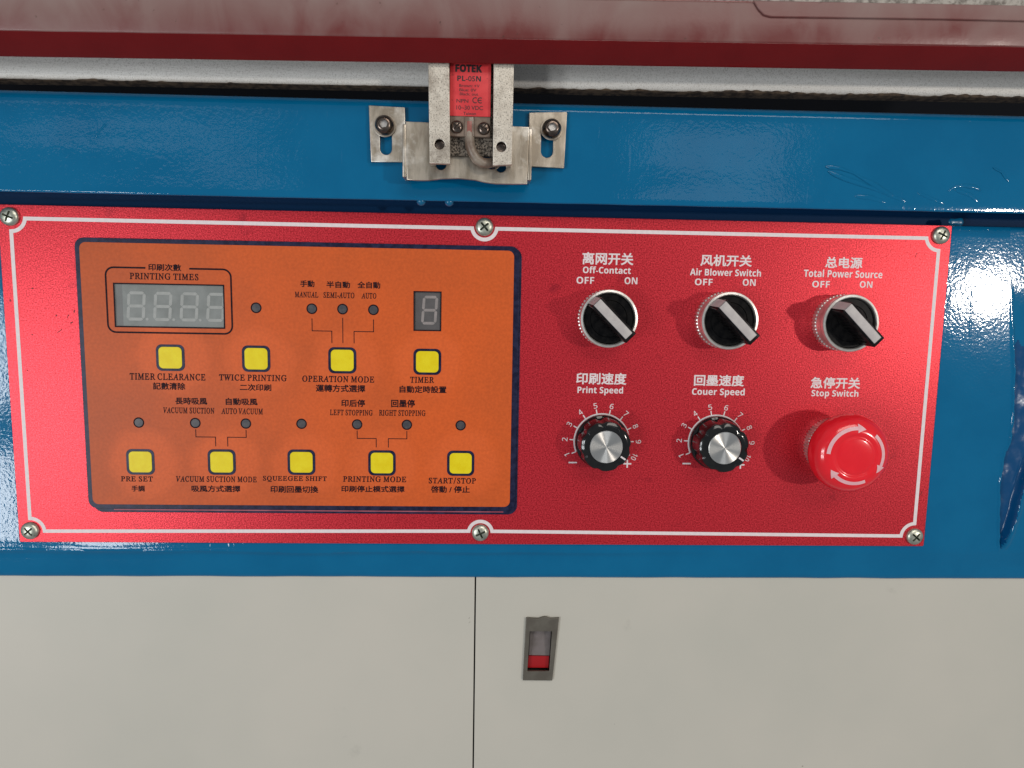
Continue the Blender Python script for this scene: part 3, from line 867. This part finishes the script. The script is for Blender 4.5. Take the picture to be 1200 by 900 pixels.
# open frame line round the counter, broken at its title
fr = rrect(-193.9, -130.9, -20.5, 12.5, 4.0)
line = [(-173.8, 12.5)] + fr[7:] + fr[0:7] + [(-151.8, 12.5)]
K('frame_line', ribbon(line, 0.9, HX + 0.05), 'dark_ink')
for x, z in [(-118.5, -6.8), (-90.0, -6.8), (-74.2, -6.7), (-58.3, -6.8), (-180.6, -67.6), (-151.5, -67.5), (-125.3, -67.5), (-96.3, -67.3), (-67.2, -67.3), (-41.0, -67.2), (-12.5, -67.2)]:
    lw = K('indicator_lamp', lathe([(0, HX + .02), (2.35, HX + .02), (2.75, HX + 0.1), (2.8, HX + .02)], 28, cx=x, cz=z), 'dark_ink')
    put('lamp_window', lathe([(2.15, HX + 0.03), (2.1, HX + 0.10), (0, HX + 0.13)], 28, cx=x, cz=z), 'led_grey', lw)
LINES = [[(-90.0, -11.8), (-90.0, -18.2), (-79.9, -18.2), (-79.9, -24.4)], [(-74.2, -11.2), (-74.2, -24.4)],
         [(-58.3, -11.8), (-58.3, -18.2), (-68.4, -18.2), (-68.4, -24.4)],
         [(-151.4, -70.9), (-151.4, -74.9), (-141.3, -74.9), (-141.3, -79.9)], [(-125.3, -70.9), (-125.3, -74.9), (-135.0, -74.9), (-135.0, -79.9)],
         [(-67.2, -70.6), (-67.2, -74.8), (-57.2, -74.8), (-57.2, -79.6)], [(-41.0, -70.6), (-41.0, -74.8), (-50.8, -74.8), (-50.8, -79.6)]]
for l in LINES: K('connecting_line', ribbon(l, 0.42, HX + 0.05), 'dark_ink')
K('lettering', ribbon([(-15.9, -99.2), (-14.8, -95.6)], 0.4, HX + 0.05), 'dark_ink')
for x, z in KEYS:
    kb = K('key', plate(rrect(x - 7.3, x + 7.3, z - 6.9, z + 6.9, 3.0), [], -HX - 0.12, 0.14, 0.04), 'navy')
    put('key_face', plate(rrect(x - 5.9, x + 5.9, z - 5.6, z + 5.6, 2.2), [], -HX - 0.30, 0.2, 0.09), 'yellow', kb)
for k, s, cx, cz, w, hh in TX:
    if k in 'ct':
        K('lettering', text_mesh(k, s, cx, cz, w, hh, HX + 0.04), 'dark_ink')

# ------------------------------------------------------------------ rotary selector switches
def knurl(n_teeth, amp):
    return lambda a, r, h: r + amp * max(-1, min(1, 1.6 * math.cos(a * n_teeth)))
sw = thing('selector_switch', 'black two position selector under the Off-Contact lettering', 'rotary switch', (63.1, 0, -9.1), group='black selector switches with nickel rings')
put('knurled_collar', lathe([(14.6, 0), (14.6, 3.6), (14.0, 3.9), (12, 3.9)], 288, knurl(48, 0.3), smooth=25), 'chrome', sw)
put('nickel_ring', lathe([(14.3, 3.7), (14.35, 4.4), (14.3, 4.6), (14.35, 9.0), (14.75, 9.4), (14.9, 10.2), (14.9, 12.2), (14.6, 12.8), (13.6, 13.0), (13.1, 12.6), (13.0, 10.8)], 96, smooth=30), 'chrome', sw)
put('black_disc', lathe([(13.05, 10.9), (12.6, 11.3), (9.6, 11.3), (9.3, 10.9), (0, 10.9)], 72, smooth=30), 'black_plastic', sw)
# lever: long bar turned 45 degrees, rising to 22 mm, one end sloping down to the disc
def lever_mesh(x0, x1, wid, h0, h1, slope0, slope1, bev):
    bm = bmesh.new()
    A = []
    for y in (-wid / 2, wid / 2):
        A.append([bm.verts.new(v(x, -h, y)) for x, h in ((x0, h0), (x0 + slope0, h1), (x1 - slope1, h1), (x1, h0))])
    bm.faces.new(A[0]); bm.faces.new(A[1][::-1])
    for i in range(4):
        j = (i + 1) % 4; bm.faces.new((A[0][i], A[1][i], A[1][j], A[0][j]))
    bmesh.ops.recalc_face_normals(bm, faces=bm.faces)
    if bev: bmesh.ops.bevel(bm, geom=bm.edges[:], offset=bev * MM, segments=3, affect='EDGES', profile=0.5)
    return finish(bm, 35)
lv = put('lever', lever_mesh(-13.0, 12.5, 6.9, 10.5, 24.6, 1.2, -0.6, 0.5), 'black_plastic', sw, (0, 0, 0), (0, R(45), 0))
put('lever_insert', lever_mesh(-12.0, 11.4, 4.6, 23.0, 25.0, 0.2, 0.0, 0.25), 'lever_grey', lv)
bm = bmesh.new()     # pale sloping tip at the raised end of the insert
slab(bm, [(-13.5, -12.0, -2.6), (-13.5, -12.0, 2.6), (-12.1, -24.8, 2.3), (-12.1, -24.8, -2.3)], 0.9)
put('lever_tip', finish(bm, 30), 'lever_grey', lv)
for i in range(9):   # small grip ribs along the lower flank
    bm = bmesh.new(); box_bm(-9 + i * 2.3, -8.2 + i * 2.3, -20.5, -11.2, -3.9, -3.3, 0.15, 1, bm=bm)
    put('grip_rib', finish(bm, 30), 'black_plastic', lv)
dup(sw, (125.6, 0, -9.1), 'black two position selector under the Air Blower Switch lettering')
dup(sw, (189.0, 0, -9.3), 'black two position selector under the Total Power Source lettering')

# ------------------------------------------------------------------ fluted speed knobs
def flute(a, r, h):
    if r < 11.2: return r
    k = max(0.0, math.cos(a * 7 + 0.5)) ** 2
    depth = 0.8 if h > 3.2 else 0.0
    return r - depth * k
kn = thing('speed_knob', 'glossy black fluted knob under the Print Speed lettering', 'control knob', (POTS[0][0], 0, POTS[0][1]), group='black speed knobs with aluminium caps')
put('knob_body', lathe([(13.6, 0.3), (14.5, 0.5), (14.6, 2.4), (14.3, 3.0), (13.9, 3.4), (13.7, 8.0), (13.5, 12.8), (13.0, 14.2), (11.6, 15.0), (10.6, 15.2), (8.9, 15.2), (8.75, 14.8), (0, 14.8)], 160, flute, smooth=32), 'knob_black', kn)
put('aluminium_cap', lathe([(8.7, 14.9), (8.6, 15.3), (8.3, 15.5), (8.2, 15.5), (0, 15.5)], 96, smooth=None), 'spun', kn)
bm = bmesh.new(); box_bm(9.2, 12.2, -15.45, -14.2, -0.45, 0.45, 0.1, 1, bm=bm)
put('pointer_mark', finish(bm), 'white_ink', kn, (0, 0, 0), (0, R(33), 0))
dup(kn, (POTS[1][0], 0, POTS[1][1]), 'glossy black fluted knob under the Couer Speed lettering')

# ------------------------------------------------------------------ emergency stop
es = thing('emergency_stop_button', 'big red mushroom stop button with pale arrows under the Stop Switch lettering', 'stop button', (189.2, 0, -76.2))
put('knurled_collar', lathe([(14.9, 0), (14.9, 5.6), (14.2, 6.0), (12, 6.0)], 288, knurl(56, 0.35), smooth=25), 'chrome', es)
put('nickel_sleeve', lathe([(13.4, 5.8), (13.4, 8.2), (12.8, 8.6), (10.0, 8.6)], 64, smooth=30), 'chrome', es)
put('stem', lathe([(10.4, 8.4), (10.4, 15.0)], 48, smooth=30), 'stop_stem', es)
CAP = [(8, 13.6), (14, 13.2), (17.6, 13.6), (19.6, 15.0), (20.4, 17.4), (20.4, 19.6), (19.9, 21.8), (18.8, 23.8), (17.2, 25.4), (15.2, 26.5), (13.0, 27.1), (11.6, 27.25), (10.9, 27.1), (10.3, 26.7), (9.7, 26.75), (9.2, 27.05), (8.4, 27.2), (4, 27.3), (0, 27.35)]
capo = put('mushroom_cap', lathe(CAP, 96, smooth=60), 'stop_red', es)
def cap_h(r):
    pr = [p for p in CAP if p[1] > 19][::-1]
    for (r0, h0), (r1, h1) in zip(pr, pr[1:]):
        if r0 <= r <= r1: return h0 + (h1 - h0) * (r - r0) / (r1 - r0)
    return 20
def cap_arrow(a0, a1, name):
    """curved arrow from angle a0 to the tip at a1 (degrees, clockwise)"""
    bm = bmesh.new(); N_ = 18; rm = 14.3; prev = None
    hd = 17.0
    for i in range(N_ + 1):
        a = a0 + (a1 + hd - a0) * i / N_
        row = []
        for k in range(5):
            r = rm + (k / 4 - 0.5) * 1.8
            row.append(bm.verts.new(v(r * math.cos(R(a)), -cap_h(r) - 0.10, r * math.sin(R(a)))))
        if prev:
            for k in range(4): bm.faces.new((prev[k], prev[k + 1], row[k + 1], row[k]))
        prev = row
    prev = None
    for i in range(9):
        t = i / 8; a = a1 + hd - hd * t; wd = 4.6 * (1 - t) + 0.05; row = []
        for k in range(7):
            r = rm + (k / 6 - 0.5) * wd
            row.append(bm.verts.new(v(r * math.cos(R(a)), -cap_h(r) - 0.12, r * math.sin(R(a)))))
        if prev:
            for k in range(6): bm.faces.new((prev[k], prev[k + 1], row[k + 1], row[k]))
        prev = row
    me = finish(bm, 40)
    put('arrow_print', me, 'arrow', capo)
cap_arrow(176, 72, 'a'); cap_arrow(48, -38, 'b'); cap_arrow(-66, -150, 'c')

# ------------------------------------------------------------------ sensor bracket on the beam
br = thing('mounting_bracket', 'worn bent steel bracket bolted to the blue beam by two slotted ears', 'bracket', (-10, -12, 55))
def B(name, me, m, label=None): return put(name, me, m, br, (10, 12, -55), label=label)
def slot(cx, z0, z1, r): return circ(cx, z1 - r, r, 10, 0, 180) + circ(cx, z0 + r, r, 10, 180, 360)
B('bracket_ear', plate([(-57.0, 65.5), (-40.2, 65.8), (-40.6, 91.6), (-58.1, 92.2)], [slot(-49.8, 69.0, 84.5, 2.9)], -14.2, 2.1, 0.25), 'bracket')
B('bracket_ear', plate([(20.3, 65.2), (37.8, 64.8), (38.6, 91.6), (20.0, 90.9)], [slot(29.1, 69.6, 85.0, 3.0)], -14.2, 2.1, 0.25), 'bracket')
mid = [(-38.6, 55.9), (-34, 55.6), (-28, 55.7), (-22, 56.6), (-14, 57.0), (-6, 56.4), (-1, 55.4), (4, 54.9), (12, 54.9), (19.2, 55.2), (19.6, 81.7), (11, 82.0), (-8, 76), (-18, 78), (-28, 82.6), (-39.2, 82.8)]
B('bracket_body', plate(mid, [circ(-22.3, 63.4, 2.5, 20), circ(6.4, 63.0, 2.6, 20), circ(2.0, 66.2, 4.4, 24)], -24.0, 2.0, 0.3), 'bracket')
B('bracket_web', box(-40.6, -38.9, -24.0, -12.2, 57.0, 81.5, 0.3), 'bracket')
B('bracket_web', box(19.4, 21.1, -24.0, -12.2, 57.0, 81.0, 0.3), 'bracket')
# socket head bolts with washers
def hexpts(r): return [(r * math.cos(R(60 * i + 10)), r * math.sin(R(60 * i + 10))) for i in range(6)]
bo = thing('socket_bolt', 'round socket head bolt in the left ear of the steel bracket', 'bolt', (-50.2, -14.4, 82.6), group='bolts that hold the steel bracket')
put('washer', plate(circ(0, 0, 5.4, 40), [circ(0, 0, 2.0, 16)], -0.7, 0.6, 0.15), 'bracket', bo)
bh = lathe([(0, 0.0), (4.7, 0.0), (4.75, 0.9), (4.5, 2.2), (3.9, 3.4), (3.1, 4.2), (2.6, 4.4), (0, 4.4)], 48, smooth=None)
bm = bmesh.new(); lo = [bm.verts.new(v(x, -2.2, z)) for x, z in hexpts(2.0)]; hi = [bm.verts.new(v(x, -6, z)) for x, z in hexpts(2.0)]
bm.faces.new(lo); bm.faces.new(hi)
for i in range(6): bm.faces.new((lo[i], lo[(i + 1) % 6], hi[(i + 1) % 6], hi[i]))
bh = boolean(bh, finish(bm)); shade(bh, 35)
put('bolt_head', bh, 'bolt_steel', bo, (0, -0.7, 0))
put('socket_floor', plate(circ(0, 0, 2.3, 6), [], -2.9, 0.3, 0.05), 'chrome', bo, (0, -0.7, 0))
dup(bo, (31.1, -14.4, 83.2), 'round socket head bolt in the right ear of the steel bracket')

# sensor carrier: two cast arms that come down in front of the bracket, joined by a plate
arm = thing('sensor_carrier', 'pale speckled alloy fork of two flat arms holding the red sensor', 'sensor holder', (-8, -26, 62))
def A_(name, me, m, label=None): return put(name, me, m, arm, (8, 26, -62), label=label)
A_('fork_arm', plate([(-26.9, 61.9), (-17.4, 61.9), (-18.5, 125), (-28.2, 125)], [circ(-22.4, 70.6, 2.3, 24)], -34.0, 3.0, 0.35), 'cast_alloy')
A_('fork_arm', plate([(2.4, 61.6), (11.2, 62.3), (11.6, 125), (2.0, 125)], [circ(6.2, 70.2, 2.3, 24)], -34.0, 3.0, 0.35), 'cast_alloy')
A_('thread_insert', lathe([(2.32, 33.6), (2.0, 33.0), (1.9, 30.2), (0, 30.0)], 24, cx=-22.4, cz=70.6), 'bolt_steel')
A_('thread_insert', lathe([(2.32, 33.6), (2.0, 33.0), (1.9, 30.2), (0, 30.0)], 24, cx=6.2, cz=70.2), 'bolt_steel')
A_('side_wall', box(-27.2, -24.6, -31.0, -24.1, 62.5, 125, 0.2), 'cast_alloy')
A_('side_wall', box(8.6, 11.0, -31.0, -24.1, 62.8, 125, 0.2), 'cast_alloy')
A_('cross_plate', box(-24.5, 8.5, -26.2, -24.1, 67.2, 125, 0.2), 'dark_speckle')

# proximity sensor with red label, clear foot and two small screws
se = thing('proximity_sensor', 'small block sensor with red printed label held between two alloy arms', 'sensor', (-8, -26.2, 75))
def S(name, me, m, label=None, parent=None): return put(name, me, m, parent or se, (8, 26.2, -75) if parent is None else (0, 0, 0), label=label)
S('sensor_body', box(-17.9, 1.0, -30.4, -26.3, 75.2, 125, 0.4), 'sensor_body')
S('red_label', box(-17.9, 1.0, -31.0, -30.4, 84.2, 125, 0.12), 'sensor_red')
S('indicator_window', box(-11.0, -6.6, -31.2, -30.35, 75.0, 84.0, 0.4), 'sensor_body')
S('indicator_glow_tube', box(-9.8, -7.6, -31.45, -31.1, 77.0, 82.0, 0.15), 'faded_red', label='faded red indicator in the clear window')
shd = lathe([(0, 0.0), (2.9, 0.0), (2.9, 0.8), (2.5, 1.35), (1.5, 1.7), (0, 1.8)], 32, smooth=None)
k1, k2 = cross_cutter(1.9, 0.38, 0.7, 3.0)
shd = boolean(boolean(shd, k1), k2); shade(shd, 38)
for x, z, an in ((-14.6, 79.3, 40), (-2.0, 78.9, 25)):
    q = put('sensor_screw', shd, 'bolt_steel', se, (x + 8, -30.3 + 26.2, z - 75), (0, R(an), 0))
for k, s, cx, cz, w, hh in TX:
    if k in 'xy':
        S('label_print', text_mesh(k, s, cx, cz, w, hh, 31.0), 'label_black')
# conformity mark: two open letters made of arcs
def ce(cx, cz, r):
    S('label_print', ribbon(circ(cx - r * 0.9, cz, r, 16, 55, 305), 0.42, 31.06), 'label_black')
    S('label_print', ribbon(circ(cx + r * 1.15, cz, r, 16, 55, 305), 0.42, 31.06), 'label_black')
    S('label_print', ribbon([(cx + r * 0.2, cz), (cx + r * 1.6, cz)], 0.38, 31.09), 'label_black')
ce(-5.1, 91.4, 1.15)
# cable leaving the sensor and turning back through the bracket
tag(put('sensor_cable', tube([(-8.8, -29.2, 77.5), (-8.7, -29.3, 74), (-8.3, -29.4, 71), (-7.2, -29.4, 68.0), (-5.3, -29.2, 65.3), (-2.6, -28.6, 63.8), (0.2, -27.4, 63.8), (2.0, -25.0, 64.6), (2.8, -21, 65.6), (3.0, -14, 66)], 2.35), 'cable'),
    'short grimy grey cable curving from the sensor into the bracket hole', 'cable')

# ------------------------------------------------------------------ aluminium profile and red bar above
slope = 0.0125
al = thing('aluminium_profile', 'dusty pale aluminium profile between the red bar and the blue beam', 'aluminium rail', (0, 0, 104))
def al_prof(x):
    b = 103.7 + 0.0098 * x; e = 0.45 * nz(x, 0.12, 3) + 0.25 * nz(x, 0.5, 5)
    return [(5, b + 5), (1.0, b + 0.2), (-3.6, b + 0.9 + e * 0.4), (-4.6, b + 1.8), (-5.2, b + 3.5), (-5.2, b + 12), (-5.2, b + 24), (5, b + 24)]
put('profile_body', sweep_x(al_prof, -420, 420, 3.0), 'alu', al, (0, 0, -104))
def grime_prof(x):
    b = 103.7 + 0.0098 * x
    g = max(0.0, -0.05 + 0.9 * nz(x, 0.035, 8) + 0.6 * nz(x, 0.3, 2) + 0.55 * max(0.0, min(1.0, (x - 60) / 90))) * 1.3
    return [(1.8, b + 0.6), (0.9, b - 0.25), (-4.4, b + 0.1), (-5.5 - 0.25 * g, b + 0.5), (-5.45 - 0.1 * g, b + 0.6 + g), (-5.0, b + 0.75 + g), (-3.0, b + 0.9 + g)]
put('grime_edge', sweep_x(grime_prof, -420, 420, 0.8), 'grime', al, (0, 0, -104), label='uneven crust of dark grime along the lower edge')

rb = thing('red_crossbar', 'dark red lacquered bar with dusty front across the top of the machine', 'bar', (0, -45, 114), (0, -R(0.86), 0))
# profile: upright dusty front, below it a clean lip that leans back towards the machine
def front_prof(x):
    w = 0.15 * nz(x, 0.02, 5)
    return [(10, 17.4), (0.6, 17.4 + w), (0, 16.8 + w), (-0.05, 10), (0, 0.9), (0.25, 0.2), (0.9, -0.2), (10, 0.2)]
put('front_board', sweep_x(front_prof, -420, 420, 6.0), 'red_dusty', rb, label='dusty front of the red bar')
def lip_prof(x):
    return [(10.0, 18), (1.0, 18), (0.35, 0.0), (0.7, -0.35), (8.4, -7.3), (9.1, -7.7), (9.7, -7.5), (9.9, -6.8)]
put('lower_lip', sweep_x(lip_prof, -420, 420, 6.0), 'red_lacquer', rb, label='clean glossy lower lip of the red bar')
tp = [(117.0, 17.7), (119.5, 14.0), (122.0, 11.6), (125.5, 10.8), (200, 11.1), (300, 10.7), (420, 11.0), (420, 17.7)]
put('tape_strip', plate(tp, [], -1.0, 1.1, 0.5, 60), 'red_dusty', rb, label='raised film strip along the upper right edge')
gt = tag(put('granular_block', box(-420, 420, -2, 14, -2, 30, 1.0), 'granular', None, (0, -42, 133.6), (0, -R(0.86), 0)),
         'rough granular grey metal edge above the right end of the red bar', 'metal edge')
print('objects', len(bpy.data.objects))
